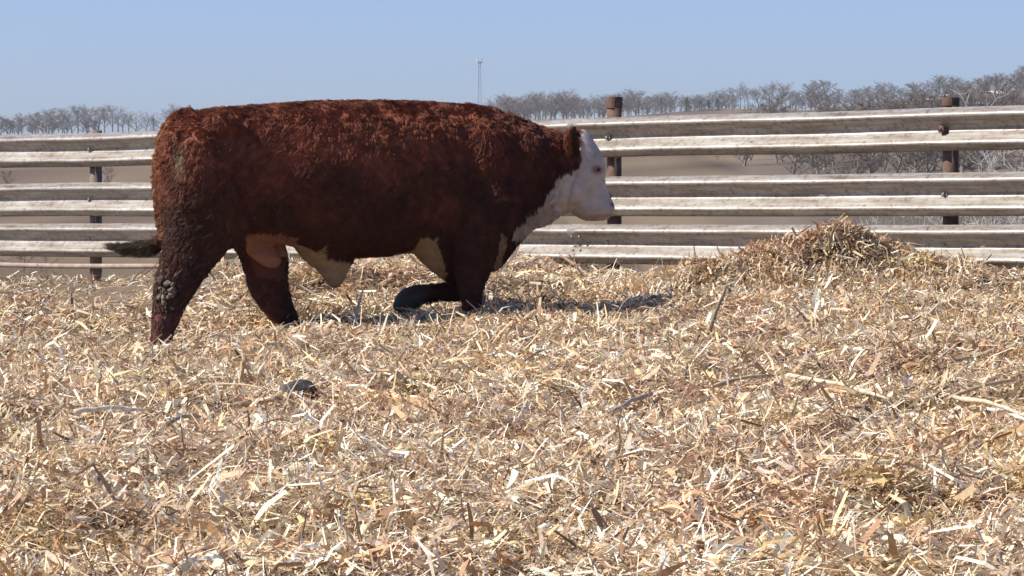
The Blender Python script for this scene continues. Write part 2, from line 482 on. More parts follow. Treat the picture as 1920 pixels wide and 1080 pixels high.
# single stalks and husks that can be picked out
def stalk(name, label, cat, pts, r, color, flat=1.0, nodes=True, group=None):
    pts = [Vector(p) for p in pts]
    n = 9; mb = MB(); P = []; rad = []
    for i in range(n):
        t = i / (n - 1) * (len(pts) - 1); k = min(int(t), len(pts) - 2); f = t - k
        p = pts[k].lerp(pts[k + 1], f)
        P.append(p + Vector((random.uniform(-1, 1), random.uniform(-1, 1), random.uniform(-1, 1))) * r * .25)
        rad.append(r * random.uniform(.82, 1.12) * (1.25 if nodes and i % 4 == 2 else 1) * (1 - .35 * i / (n - 1)))
    o0 = P[0]
    mb.tube([p - o0 for p in P], rad, 7)
    if flat != 1.0:
        ax = (P[-1] - P[0]).normalized(); sidev = ax.cross(Vector((0, 1, 0))).normalized()
        thin = ax.cross(sidev).normalized()
        mb.v = [tuple(Vector(v) - thin * Vector(v).dot(thin) * (1 - flat)) for v in mb.v]
    me = mb.mesh(name, True)
    a_ = me.color_attributes.new('Col', 'FLOAT_COLOR', 'POINT')
    c = np.ones((len(me.vertices), 4), np.float32); c[:, :3] = np.array(color) * rng.uniform(.85, 1.1, (len(me.vertices), 1))
    a_.data.foreach_set('color', c.ravel())
    o = link(name, me, M_STALK, loc=o0)
    tag(o, label, cat, group)
    return o

def gpt(px, py, d=None, lift=0.0):
    """point on the ground seen at this pixel"""
    ds = np.linspace(6.2, 30, 2400); xs = (px - 960) * ds / F; zs = CZ - (py - HY) * ds / F
    g = terrain(xs, ds) + pile_h(xs, ds) + .035
    hit = np.nonzero(zs <= g)[0]
    k = hit[0] if len(hit) else -1
    return Vector((xs[k], ds[k], g[k] + lift))

def lying(label, a, b, r, color, lift=.055, **kw):
    A, B = gpt(*a, lift=lift), gpt(*b, lift=lift); m = A.lerp(B, .5) + Vector((0, 0, .015))
    return stalk('corn_stalk', label, 'corn stalk', [A, m, B], r, color, **kw)
def standing(name, label, cat, base, tip, r, color, **kw):
    A = gpt(*base); d = A.y
    T = W(tip[0], tip[1], d - .02)
    m = A.lerp(T, .5) + Vector((random.uniform(-.012, .012), 0, 0))
    return stalk(name, label, cat, [A, m, T], r, color, **kw)

PALE, TAN, BRN, WHT = (.62, .52, .36), (.52, .39, .22), (.24, .17, .11), (.78, .73, .62)
lying('thick pale corn stalk lying with a white node, longest on the right', (1478, 726), (1668, 772), .013, PALE)
lying('brown corn stalk lying end to end with the thick pale stalk', (1335, 748), (1450, 727), .010, TAN)
lying('long pale corn stalk slanting down to the right picture edge', (1785, 768), (1925, 806), .011, PALE)
lying('pale corn stalk lying parallel below the stalk at the right edge', (1850, 792), (1930, 818), .009, WHT, flat=.6)
lying('tan corn stalk rising towards the right edge above the paired pale stalks', (1780, 770), (1905, 735), .010, TAN)
lying('long white strip of husk lying flat in the left foreground', (140, 798), (278, 796), .010, WHT, flat=.4, nodes=False)
lying('grey brown corn stalk sloping up to the right below the middle of the yard', (1140, 806), (1222, 762), .012, (.34, .26, .17))
lying('short pale stalk lying right of the middle of the yard', (1130, 735), (1190, 752), .008, WHT, flat=.5, nodes=False)
lying('thin tan stalk lying left of the dark manure clod', (385, 742), (520, 756), .006, TAN)
lying('grey stalk lying low in front of the white husk strip', (310, 822), (375, 808), .009, (.3, .25, .18))
standing('corn_stalk', 'upright pale corn stalk standing below the belly of the bull', 'corn stalk', (664, 612), (680, 545), .011, (.66, .58, .45))
standing('corn_leaf', 'dark curled leaf leaning left of the upright pale stalk under the bull', 'corn leaf', (668, 580), (648, 548), .012, BRN, flat=.3, nodes=False)
standing('corn_leaf', 'tall curved grey brown leaf standing in the straw right of the bull shadow', 'corn leaf', (1326, 634), (1362, 536), .013, (.30, .23, .15), flat=.35, nodes=False)
standing('corn_leaf', 'white husk tuft standing at the foot of the middle fence post', 'corn leaf', (1128, 540), (1150, 503), .010, WHT, flat=.4, nodes=False)
standing('corn_stalk', 'split olive stalk stump standing tallest on the straw pile', 'corn stalk', (1548, 470), (1563, 426), .013, (.36, .28, .14), flat=.6)
standing('corn_leaf', 'thin dark leaf bent from the split stump on the straw pile', 'corn leaf', (1560, 448), (1578, 418), .009, BRN, flat=.5, nodes=False)
standing('corn_leaf', 'grey olive leaf leaning on the left of the split stump on the straw pile', 'corn leaf', (1556, 472), (1553, 434), .012, (.30, .25, .14), flat=.4, nodes=False)
standing('corn_leaf', 'tan leaf leaning right against the split stump on the straw pile', 'corn leaf', (1582, 472), (1566, 436), .011, TAN, flat=.4, nodes=False)
standing('corn_leaf', 'upright pale husk on the left crest of the straw pile', 'corn leaf', (1492, 448), (1483, 424), .012, PALE, flat=.5, nodes=False)
standing('corn_leaf', 'broad pale husk lying along the left crest of the straw pile', 'corn leaf', (1448, 448), (1482, 434), .014, WHT, flat=.5, nodes=False)
standing('corn_leaf', 'bright white husk lying below the split stump on the straw pile', 'corn leaf', (1568, 480), (1606, 488), .010, WHT, flat=.5, nodes=False)
standing('corn_leaf', 'pale leaf pointing up on the right shoulder of the straw pile', 'corn leaf', (1652, 468), (1630, 450), .010, PALE, flat=.5, nodes=False)
standing('corn_leaf', 'white husk tip on the right end of the straw pile', 'corn leaf', (1668, 478), (1686, 470), .010, WHT, flat=.5, nodes=False)

# manure clod in the left foreground
def clod(rx, ry, rz, seed, name='clod'):
    import bmesh
    bm = bmesh.new(); bmesh.ops.create_icosphere(bm, subdivisions=3, radius=1)
    for v in bm.verts:
        k = 1 + .3 * mnoise.noise(v.co * 1.7 + Vector((seed, 0, 0))) + .14 * mnoise.noise(v.co * 5 + Vector((0, seed, 0)))
        v.co = Vector((v.co.x * rx, v.co.y * ry, v.co.z * rz)) * k
    me = bpy.data.meshes.new(name); bm.to_mesh(me); bm.free()
    me.polygons.foreach_set('use_smooth', [True] * len(me.polygons))
    return me
M_CLOD = noise_mat('manure', (.03, .027, .025), (.085, .075, .065), 30, .8, .5)
g = gpt(560, 748)
tag(link('manure_clod', clod(.085, .07, .05, 3), M_CLOD, loc=g + Vector((0, 0, .035))), 'dark lump of manure lying in the straw below the bull', 'manure')

# ------------------------------------------------------------------ guardrail fence
fence = empty('guardrail_fence', fence_xy(1142))
fence.location.z = gh(fence.location.x, fence.location.y)
tag(fence, 'cattle fence of three weathered guardrail rows bolted to rusty pipe posts', 'fence')
FO = fence.location.copy()
def fpos(px): return fence_xy(px)
# W profile: (height below the top edge, distance out of the post face)
PROF = [(0, .014), (.006, .026), (.022, .052), (.036, .074), (.048, .086), (.058, .088), (.068, .084), (.082, .070), (.105, .044), (.126, .020), (.1485, .002), (.1635, .001),
        (.175, .008), (.190, .024), (.215, .051), (.235, .073), (.248, .085), (.258, .088), (.268, .084), (.282, .064), (.300, .034), (.312, .018)]
ROWS = [1.496, 1.032, 0.657]
TK = .004
posts_x = [170, None, 1142, 1773]
Pw = {170: fence_xy(170), 1142: fence_xy(1142), 1773: fence_xy(1773)}
span = (Pw[1773] - Pw[1142]).length
post_pts = [Pw[170] - FE * span * 2, Pw[170] - FE * span, Pw[170], (Pw[170] + Pw[1142]) / 2, Pw[1142], Pw[1773], Pw[1773] + FE * span]

def rail(ztop, a, b, out, seed, slots):
    """one W-beam from arc a to arc b along the fence (0 = middle post), as a solid sheet; slots = arcs of punched holes"""
    cuts = sorted(set(list(np.round(np.arange(a, b, .11), 4)) + [b] + [s + k for s in slots for k in (-.028, .028)]))
    mid = Pw[1142]
    n = len(PROF); V = []; Fc = []
    x0 = (a + b) / 2
    for s in cuts:
        for side in (0, 1):
            for (h, o) in PROF:
                w = mnoise.noise(Vector((s * .9, h * 3, seed))) * .010 + mnoise.noise(Vector((s * 4, h * 14, seed + 9))) * .0035
                zz = mnoise.noise(Vector((s * .7, seed, 3))) * .008
                V.append((s - x0, -(o + out + w - (TK if side else 0)), -h + zz))
    for i in range(len(cuts) - 1):
        m_ = (cuts[i] + cuts[i + 1]) / 2
        hole = any(abs(m_ - s) < .027 for s in slots)
        A, B = i * 2 * n, (i + 1) * 2 * n
        for k in range(n - 1):
            if hole and k == 10: continue
            Fc.append((A + k, B + k, B + k + 1, A + k + 1))
            Fc.append((A + n + k, A + n + k + 1, B + n + k + 1, B + n + k))
        Fc.append((A, A + n, B + n, B)); Fc.append((A + n - 1, B + n - 1, B + 2 * n - 1, A + 2 * n - 1))
    L_ = len(cuts) - 1
    for k in range(n - 1):
        Fc.append((k, k + 1, n + k + 1, n + k)); e = L_ * 2 * n
        Fc.append((e + k, e + n + k, e + n + k + 1, e + k + 1))
    me = bpy.data.meshes.new('rail'); me.from_pydata(V, [], Fc); me.update()
    me.polygons.foreach_set('use_smooth', [True] * len(me.polygons))
    o = link('rail', me, M_RAIL, fence)
    p = mid + FE * x0
    o.location = Vector((p.x, p.y, ztop)) - FO
    o.rotation_euler = (0, 0, math.atan2(FE.y, FE.x))
    return o, x0

def arc(px): return (fence_xy(px) - Pw[1142]).dot(FE)
SPL = arc(1078)
arcs = [(p - Pw[1142]).dot(FE) for p in post_pts]
A0, A1 = arcs[0] - .3, arcs[-1] + .3
washer = MB(); washer.box((0, 0, 0), (.026, 0, 0), (0, .005, 0), (0, 0, .026)); washer_me = washer.mesh('washer'); washer_me.materials.append(M_BOLT)
bolt = MB(); bolt.tube([(0, .004, 0), (0, -.012, 0), (0, -.016, 0)], [.013, .013, .008], 8); bolt_me = bolt.mesh('bolt'); bolt_me.materials.append(M_BOLT)
button = MB(); button.tube([(0, .002, 0), (0, -.005, 0), (0, -.008, 0)], [.012, .011, .006], 8); button_me = button.mesh('bolt'); button_me.materials.append(M_BOLT)
def sub(name, me, parent, loc):
    o = bpy.data.objects.new(name, me); COL.objects.link(o); o.parent = parent; o.location = loc; return o
for r_, zt in enumerate(ROWS):
    midslots = [arc(1542)] if r_ < 2 else [arc(1845)]
    lo, xl = rail(zt, A0, SPL + .16, 0.0, 3.3 * r_ + 1, [arc(-40)] if r_ == 0 else [])
    hi, xr = rail(zt - .001, SPL, A1, .0055, 3.3 * r_ + 2, midslots)
    for pa in arcs:
        o, x0, off = (lo, xl, 0) if pa < SPL else (hi, xr, .0055)
        h = .156
        if r_ == 0 and abs(pa - arcs[5]) < .01:
            st = MB(); st.tube([(0, .01, 0), (0, -.05, 0), (0, -.05, 0)], [.028, .028, .018], 10); sme = st.mesh('pipe_stub'); sme.materials.append(M_RUST)
            sub('pipe_stub', sme, o, (pa - x0, -(off + .006), -h))
        elif r_ < 2:
            sub('washer', washer_me, o, (pa - x0, -(off + .008), -h)); sub('bolt', bolt_me, o, (pa - x0, -(off + .016), -h))
        else:
            sub('bolt', bolt_me, o, (pa - x0, -(off + .008), -h + .02))
    for k in (.03, .11):
        for h, out in ((.026, .052), (.206, .052), (.1, .062), (.286, .05)):
            sub('bolt', button_me, hi, (SPL + k - xr, -(out + .0065), -h))

for i, (p, pa) in enumerate(zip(post_pts, arcs)):
    top = {2: 1.52, 3: 1.56, 4: 1.655, 5: 1.565}.get(i, 1.55)
    c = p - FN * .062
    g0 = gh(c.x, c.y) - .35
    mb = MB(); base = Vector((c.x, c.y, 0)) - Vector((FO.x, FO.y, 0))
    r0 = .057
    mb.tube([base + Vector((0, 0, g0 - FO.z)), base + Vector((0, 0, top - FO.z)), base + Vector((0, 0, top - FO.z)), base + Vector((0, 0, top - .1 - FO.z))], [r0, r0, r0 - .007, r0 - .007], 20)
    po = link('post', mb.mesh('post', False), M_POSTGREY if i <= 2 else M_RUST, fence)
    po.data.polygons.foreach_set('use_smooth', [len(q.vertices) == 4 and abs(q.normal.z) < .5 for q in po.data.polygons])
    if i in (4, 5):
        cb = MB(); hz = top - FO.z; hh = .085 if i == 4 else .055
        cb.tube([base + Vector((0, 0, hz - hh)), base + Vector((0, 0, hz + .004)), base + Vector((0, 0, hz + .004)), base + Vector((0, 0, hz - .05))], [.064, .0635, .05, .05], 20)
        co = link('collar', cb.mesh('collar'), M_RUST, po)

mb = MB()
for k in range(2):
    pts = []
    s0, s1_ = (A0, arcs[2] + 1.3) if k == 0 else (arcs[2] + 1.3, arcs[4] - 1.0)
    for s in np.linspace(s0, s1_, 14):
        p = Pw[1142] + FE * s + FN * .022
        pts.append(Vector((p.x, p.y, .268 + .012 * math.sin(s * 1.1))) - FO)
    mb.tube(pts, .024, 10)
link('lower_pipe', mb.mesh('lower_pipe', True), M_PALEPIPE, fence)

# ------------------------------------------------------------------ trees
class Tree:
    def __init__(s, seed, h, spread=.5, dens=1.0, twig_w=.07, low=.24, rk=.02):
        rs = random.Random(seed); s.tr = MB(); s.cr = MB(); s.h = h
        def twigs(P, d, n, l0, l1):
            for i in range(n):
                k = rs.randint(0, len(P) - 2); q = P[k].lerp(P[k + 1], rs.random())
                dd = (d * .7 + Vector((rs.uniform(-1, 1), rs.uniform(-1, 1), rs.uniform(-.5, 1)))).normalized()
                l = h * rs.uniform(l0, l1); sd = dd.cross(Vector((rs.uniform(-1, 1), rs.uniform(-1, 1), rs.uniform(-1, 1)))).normalized() * twig_w * .5
                m = q + dd * l * .5; e = m + (dd + Vector((rs.uniform(-.5, .5), rs.uniform(-.5, .5), .25))).normalized() * l * .5
                s.cr.add([q - sd, q + sd, m + sd * .7, m - sd * .7, e], [(0, 1, 2, 3), (3, 2, 4)])
        def grow(p, d, L, r, lev):
            segs = 4 if lev == 0 else 3
            P = [p]; rad = [r]
            for i in range(segs):
                d = (d + Vector((rs.uniform(-1, 1), rs.uniform(-1, 1), rs.uniform(-.2, .6) if lev else rs.uniform(-.3, .3))) * (.11 if lev == 0 else .24)).normalized()
                p = p + d * L / segs; P.append(p); rad.append(max(r * (1 - .7 * (i + 1) / segs), h * .001))
            (s.tr if lev == 0 else s.cr).tube(P, rad, (6, 4, 3)[lev], cap=False)
            if lev == 2: twigs(P, d, int(7 * dens), .05, .12)
            if lev == 1: twigs(P, d, int(5 * dens), .05, .10)
            if lev < 2:
                nb = (rs.randint(9, 12), rs.randint(4, 6))[lev]
                az = rs.uniform(0, 6.28)
                for i in range(nb):
                    t = low + (1 - low) * (i + rs.random()) / nb if lev == 0 else .2 + .8 * (i + rs.random()) / nb
                    t = min(t, .999); k = int(t * segs); q = P[k].lerp(P[k + 1], t * segs - k)
                    az += 2.4 + rs.uniform(-.5, .5)
                    out = Vector((math.cos(az), math.sin(az), 0))
                    nd = (d * (1 - spread) + out * spread * rs.uniform(.7, 1.3) + Vector((0, 0, .15))).normalized()
                    ln = h * rs.uniform(.26, .40) * (1.15 - .75 * abs(t - .45)) if lev == 0 else L * rs.uniform(.4, .65)
                    grow(q, nd, ln, r * (1 - .65 * t) * .5, lev + 1)
        grow(Vector((0, 0, -.3)), Vector((rs.uniform(-.06, .06), rs.uniform(-.06, .06), 1)).normalized(), h * .82, h * rk, 0)
    def meshes(s):
        return s.tr.mesh('trunk'), s.cr.mesh('crown')

def tree_things(protos):
    out = []
    for t in protos:
        tm, cm = t.meshes(); out.append([tm, cm, t.h])
    return out
def place_tree(name, proto, loc, s, rz, label, group, bark, twig, sz=None):
    e = empty(name, loc, rz); e.scale = (s, s, sz or s); tag(e, label, 'tree', group)
    for nm, me, mt in (('trunk', proto[0], bark), ('crown', proto[1], twig)):
        o = bpy.data.objects.new(nm, me); COL.objects.link(o); o.parent = e
        if len(me.materials) == 0: me.materials.append(mt)
    return e

def on_hill(px, d):
    d = d * K
    x = (px - 960) * d / F
    return Vector((x, d, gh(x, d)))

FARP = tree_things([Tree(i, 12, .5 + .04 * (i % 4), 2.4, .05, .14 + .06 * (i % 3)) for i in range(8)])
NEARW = tree_things([Tree(20 + i, 9, .6, 2.6, .045, .06) for i in range(5)])
TALL = tree_things([Tree(40 + i, 14, .42, 1.4, .05, .4, .012) for i in range(3)])
rs = random.Random(4)
# left tree line: (px, top row)
def top_scale(px, top, d, h):
    p = on_hill(px, d); zt = CZ + (HY - top) / F * d * K
    return p, max((zt - p.z) / h, .2)
def row(xs, tops, d0, label, group, protos, name='bare_tree', jit=3, dj=25, bark=None, twig=None):
    for px, top in zip(xs, tops):
        if 'low bare' in label and (1728 < px < 1778 or 1806 < px < 1856): continue
        d = d0(px) + rs.uniform(-dj, dj)
        px = px + rs.uniform(-jit * 2, jit * 2)
        pr = rs.choice(protos)
        p, s = top_scale(px, top + rs.uniform(-3, 5) + 16 * (float(vn(px, 0, 0, 26, 90)) - .5), d, pr[2])
        place_tree(name, pr, p, s * (rs.uniform(.8, 1.0) if name == 'pale_tree' else rs.uniform(1.3, 1.9)), rs.uniform(0, 6.28), label, group, bark or M_BARK, twig or M_TWIG, s)
dist = lambda px: float(np.interp(px, *CREST_D))
xs = list(np.arange(-30, 245, 9.5))
row(xs, np.interp(xs, [-30, 20, 60, 95, 110, 150, 170, 200, 245], [212, 214, 206, 204, 208, 202, 203, 203, 205]), lambda p: dist(p) - 12,
    'bare grey tree in the distant row left of the bull', 'bare trees on the skyline left of the bull', FARP)
row([2, 22, 40, 58, 74, 88, 104, 122], [216] * 8, lambda p: dist(p) - 40, 'bushy bare tree in the thick left end of the distant row', 'bushy trees at the left end of the skyline', NEARW, 'bare_tree', twig=M_WOOD)
row([255, 268, 312, 322, 334, 346], [206, 214, 197, 196, 199, 203], lambda p: dist(p) + 20, 'bare grey tree on the skyline just behind the rump of the bull', 'bare trees behind the rump', FARP)
xs = list(np.arange(915, 1370, 8.0))
row(xs, np.interp(xs, [915, 930, 960, 1000, 1060, 1140, 1200, 1300, 1350, 1370], [188, 180, 181, 178, 175, 176, 178, 175, 174, 172]), dist,
    'bare grey tree in the even wood beyond the middle fence post', 'bare trees of the wood behind the middle post', FARP)
xs = list(np.arange(1378, 1500, 9.0))
row(xs, np.interp(xs, [1378, 1390, 1420, 1460, 1500], [164, 160, 162, 160, 170]), lambda p: dist(p) - 25,
    'taller bare tree on the skyline left of the round crowned one', 'taller bare trees right of the wood', FARP + TALL)
row([1520, 1532, 1545, 1556, 1568], [162, 157, 155, 157, 164], lambda p: dist(p) - 30, 'dense round crowned bare tree on the right skyline', 'dense trees on the right skyline', NEARW, twig=M_WOOD)
xs = list(np.arange(1585, 1935, 8.5))
row(xs, np.interp(xs, [1585, 1600, 1650, 1700, 1760, 1775, 1800, 1850, 1885, 1900, 1935], [172, 168, 160, 158, 144, 142, 148, 146, 136, 126, 122]), lambda p: dist(p) - 15,
    'grey brown bare tree climbing the wooded hill on the right', 'bare trees on the right hill', FARP + NEARW, twig=M_WOOD)
xs = list(np.arange(1400, 1935, 11))
row(xs, np.interp(xs, [1400, 1600, 1800, 1935], [192, 186, 172, 160]), lambda p: dist(p) - 60,
    'low bare tree at the foot of the right skyline wood', 'low bare trees on the right hill', NEARW, twig=M_WOOD)
xs = list(np.arange(1490, 1935, 7.5))
row(xs, np.interp(xs, [1490, 1600, 1700, 1760, 1850, 1935], [182, 178, 170, 160, 158, 140]), lambda p: dist(p) - 38,
    'brown bare tree half way up the wooded slope on the right', 'bare trees half way up the right slope', FARP + NEARW, twig=M_WOOD)
xs = list(np.arange(919, 1380, 9.0))
row(xs, np.interp(xs, [919, 960, 1140, 1380], [190, 186, 183, 178]), lambda p: dist(p) + 12,
    'pale grey bare tree deep in the wood beyond the middle fence post', 'bare trees deep in the middle wood', FARP)
row([1868, 1886, 1902], [150, 140, 146], lambda p: dist(p) - 75, 'pale trunked bare tree high on the right hill', 'pale trees on the right hill', TALL, 'pale_tree', bark=M_PALEBARK, twig=M_TWIG)
# woods in the hollow, seen through the rails on the right
for k in range(150):
    px = 1385 + 550 * rs.random() ** .85; d = rs.uniform(200, 460)
    p = on_hill(px, d); pr = rs.choice(NEARW); s = rs.uniform(1.0, 1.7)
    place_tree('hollow_tree', pr, p, s, rs.uniform(0, 6.28), 'brown bare tree in the hollow seen through the rails on the right', 'bare trees in the hollow', M_WOOD, M_WOOD, s * .62)
for k, (px, d) in enumerate([(1210, 420), (1250, 430), (1290, 400), (1330, 380), (1360, 410), (1225, 330), (1345, 300)]):
    p = on_hill(px, d); pr = NEARW[k % 4]
    place_tree('hollow_tree', pr, p, rs.uniform(.25, .45), rs.uniform(0, 6.28), 'small bare tree in the gully seen right of the bull face', 'small trees in the gully', M_BARK, M_WOOD)

# brush under the woods
for x0_, x1_, n_, lab_, grp_ in ((-30, 180, 22, 'low grey brush under the distant row of trees left of the bull', 'brush under the left tree line'),
                                 (915, 1380, 52, 'low grey brush at the foot of the wood beyond the middle fence post', 'brush under the middle wood')):
    xs = np.linspace(x0_, x1_, n_)
    row(xs, np.interp(xs, [-30, 180, 915, 1380], [224, 230, 200, 196]), lambda p: dist(p) - 30, lab_, grp_, NEARW, 'brush')
# conifers
def conifer(seed, h, w):
    r_ = random.Random(seed); t = MB(); c = MB()
    t.tube([(0, 0, -.3), (0, 0, h * .6), (0, 0, h * .95)], [h * .03, h * .02, .02], 6, cap=False)
    for k in range(420):
        z = h * (.08 + .9 * r_.random() ** 1.1); rr = w * (1 - z / h) ** .7 * (.35 + .65 * r_.random()); a = r_.uniform(0, 6.28)
        p = Vector((math.cos(a) * rr, math.sin(a) * rr, z)); o = Vector((math.cos(a), math.sin(a), -.25)).normalized(); s_ = o.cross(Vector((0, 0, 1))) * h * .04
        l = h * r_.uniform(.06, .12)
        c.add([p - s_, p + s_, p + o * l], [(0, 1, 2)])
    return [t.mesh('trunk'), c.mesh('crown'), h]
CON = [conifer(1, 8, 3.0), conifer(2, 6.5, 3.4)]
for px, top, pr, lab in [(1288, 183, CON[0], 'dark conifer standing alone, left one in the middle wood'), (1312, 188, CON[1], 'low dark conifer, second from the left in the middle wood'),
                         (1328, 186, CON[1], 'dark conifer, third from the left in the middle wood'), (1345, 184, CON[0], 'dark conifer, right one in the middle wood'),
                         (288, 221, CON[1], 'small round dark conifer at the right end of the left tree line')]:
    p, s = top_scale(px, top, dist(px) - 45, pr[2])
    place_tree('conifer', pr, p, s, px, lab, 'dark conifers on the skyline' if px > 900 else None, M_DARKBARK, M_CONIFER)

# pale bare shrub close behind the fence on the right; bare branches on the left
PS = tree_things([Tree(60, 2.6, .62, 2.4, .006, .02, .006), Tree(61, 2.4, .66, 2.4, .006, .02, .006)])
for px, d, s, k in [(1850, 20, 1.15, 0), (1905, 21, 1.25, 1), (1800, 24, 1.05, 1), (1890, 19, .8, 0), (1690, 30, 1.1, 0)]:
    d *= K; x = (px - 960) * d / F; zb = CZ - (560 - HY) / F * d
    lab = {1850: 'pale bare shrub right of the right fence post, tallest of the thicket', 1905: 'pale bare shrub at the right picture edge behind the rails', 1800: 'pale bare shrub partly hidden by the right fence post',
           1890: 'short white stemmed shrub low behind the bottom rail at right', 1690: 'faint pale shrub behind the rails left of the right post'}[px]
    o = place_tree('bare_shrub', PS[k], (x, d, zb - .4), s, px, lab, 'pale shrubs behind the right fence', M_PALEBARK, M_PALEBARK); o['category'] = 'shrub'
DB = tree_things([Tree(70, 2.2, .8, .6, .008, .05, .008), Tree(71, 2.0, .8, .5, .008, .05, .008)])
for px, py, d, s, k, lab in [(40, 560, 22, .5, 0, 'dark bare bush behind the bottom rail at the left edge'), (-12, 560, 21, .6, 1, 'dark bare bush cut by the left picture edge'),
                             (95, 560, 23, .45, 1, 'dark twiggy bush left of the left fence post')]:
    d *= K; x = (px - 960) * d / F; zb = CZ - (py - HY) / F * d
    o = place_tree('bare_bush', DB[k], (x, d, zb), s, px, lab, None, M_DARKBARK, M_DARKBARK); o['category'] = 'bush'
p = on_hill(203, 260)
place_tree('bare_tree', NEARW[0], p, .42, 1, 'small lone bare tree in the field right of the left fence post', None, M_BARK, M_WOOD)
p = on_hill(15, 240)
place_tree('bare_tree', NEARW[1], p, .42, 2, 'small bare tree in the field at the left edge', None, M_BARK, M_WOOD)

# snow patches on the right hill
for i, (px, py, w, h) in enumerate([(1757, 186, 18, 4), (1738, 195, 9, 5), (1832, 180, 13, 7), (1838, 195, 19, 5), (1815, 203, 12, 3)]):
    ds = np.linspace(250, dist(px) + 5, 500) * K
    ys = HY - (terrain((px - 960) * ds / F, ds) + .5 - CZ) / ds * F
    dn_, df_ = ds[np.argmin(np.abs(ys - (py + h)))], ds[np.argmin(np.abs(ys - (py - h)))]
    d = (dn_ + df_) / 2; dep_ = max(abs(df_ - dn_) / 2, 4)
    x = (px - 960) * d / F; sc_ = d / F
    V, Fq = [], []
    rr = random.Random(i)
    V.append((0, 0, 0))
    for k in range(14):
        a = 2 * math.pi * k / 14; q = rr.uniform(.65, 1.15)
        V.append((math.cos(a) * w * sc_ * q, math.sin(a) * dep_ * q, 0))
    V = [(v[0], v[1], gh(x + v[0], d + v[1]) + .5) for v in V]
    me = bpy.data.meshes.new('snow_patch'); me.from_pydata(V, [], [(0, k + 1, (k + 1) % 14 + 1) for k in range(14)]); me.update()
    o = link('snow_patch', me, M_SNOW, loc=(x, d, 0)); tag(o, 'patch of old snow among the trees on the right hill', kind='structure', group='snow patches on the right hill')

# lattice mast far off
d = 950.0
b = on_hill(899, d); d *= K; top = CZ + (HY - 106) / F * d - b.z
mast = empty('radio_mast', b)
tag(mast, 'slim grey lattice mast rising on the horizon above the back of the bull', 'mast')
mb = MB()
for sx in (-1, 1):
    for sy in (-1, 1):
        mb.tube([(sx * 1.3, sy * 1.3, -1), (sx * .55, sy * .55, top - 2)], .2, 5)
link('mast_leg', mb.mesh('mast_leg'), M_TOWER, mast)
mb = MB(); nseg = 16
for i in range(nseg):
    z0, z1 = (top - 2) * i / nseg, (top - 2) * (i + 1) / nseg
    w0, w1 = 1.3 - .8 * i / nseg, 1.3 - .8 * (i + 1) / nseg
    for (ax_, ay_, bx, by) in ((-1, -1, 1, -1), (1, -1, 1, 1), (1, 1, -1, 1), (-1, 1, -1, -1)):
        mb.tube([(ax_ * w0, ay_ * w0, z0), (bx * w1, by * w1, z1)], .09, 3)
br = link('bracing', mb.mesh('bracing'), M_TOWER, mast); br['kind'] = 'stuff'
mb = MB(); mb.tube([(0, 0, top - 3.6), (0, 0, top - 3.2)], 1.6, 10); link('platform', mb.mesh('platform'), M_TOWER, mast)
for k in range(6):
    a = k * math.pi / 3
    mb = MB(); mb.box((math.cos(a) * 1.6, math.sin(a) * 1.6, top - 2.0), (.35, 0, 0), (0, .35, 0), (0, 0, 1.3)); link('antenna', mb.mesh('antenna'), M_WHITEBOX, mast)

# low dark trailer with two white loads far down the valley
d = 230.0 * K
zt = CZ - (409 - HY) / F * d; x = (1278 - 960) * d / F; g0 = gh(x, d)
tr = empty('flat_trailer', (x, d, min(g0, zt - 1.0)))
tag(tr, 'distant low dark trailer carrying two small white loads, seen between the rails', 'trailer')
zz = zt - tr.location.z
mb = MB(); mb.box((0, 0, zz - .12), (4.3, 0, 0), (0, 1.1, 0), (0, 0, .12)); link('deck', mb.mesh('deck'), M_DARKDECK, tr)
for px in (1286, 1304):
    mb = MB(); mb.box(((px - 1278) * d / F, 0, zz + .26), (.33, 0, 0), (0, .6, 0), (0, 0, .25)); link('load', mb.mesh('load'), M_WHITEBOX, tr)
for sx in (-2.4, 2.4):
    mb = MB(); mb.tube([(sx, -1.1, zz - .55), (sx, 1.1, zz - .55)], .42, 12); link('wheel', mb.mesh('wheel'), M_DARKDECK, tr)

# ------------------------------------------------------------------ thin spring haze
HAZE = 0.00008
mb = MB(); mb.box((0, 1200, 60), (1100, 0, 0), (0, 1450, 0), (0, 0, 90))
hm = bpy.data.materials.new('haze'); hm.use_nodes = True
hn = hm.node_tree; hn.nodes.remove(hn.nodes['Principled BSDF'])
pv = hn.nodes.new('ShaderNodeVolumePrincipled'); pv.inputs['Color'].default_value = (.86, .89, .94, 1); pv.inputs['Density'].default_value = HAZE; pv.inputs['Anisotropy'].default_value = .2
hn.links.new(pv.outputs[0], hn.nodes['Material Output'].inputs['Volume'])
hz_o = link('haze', mb.mesh('haze', fixn=True), hm); tag(hz_o, 'thin pale haze over the valley', kind='stuff')

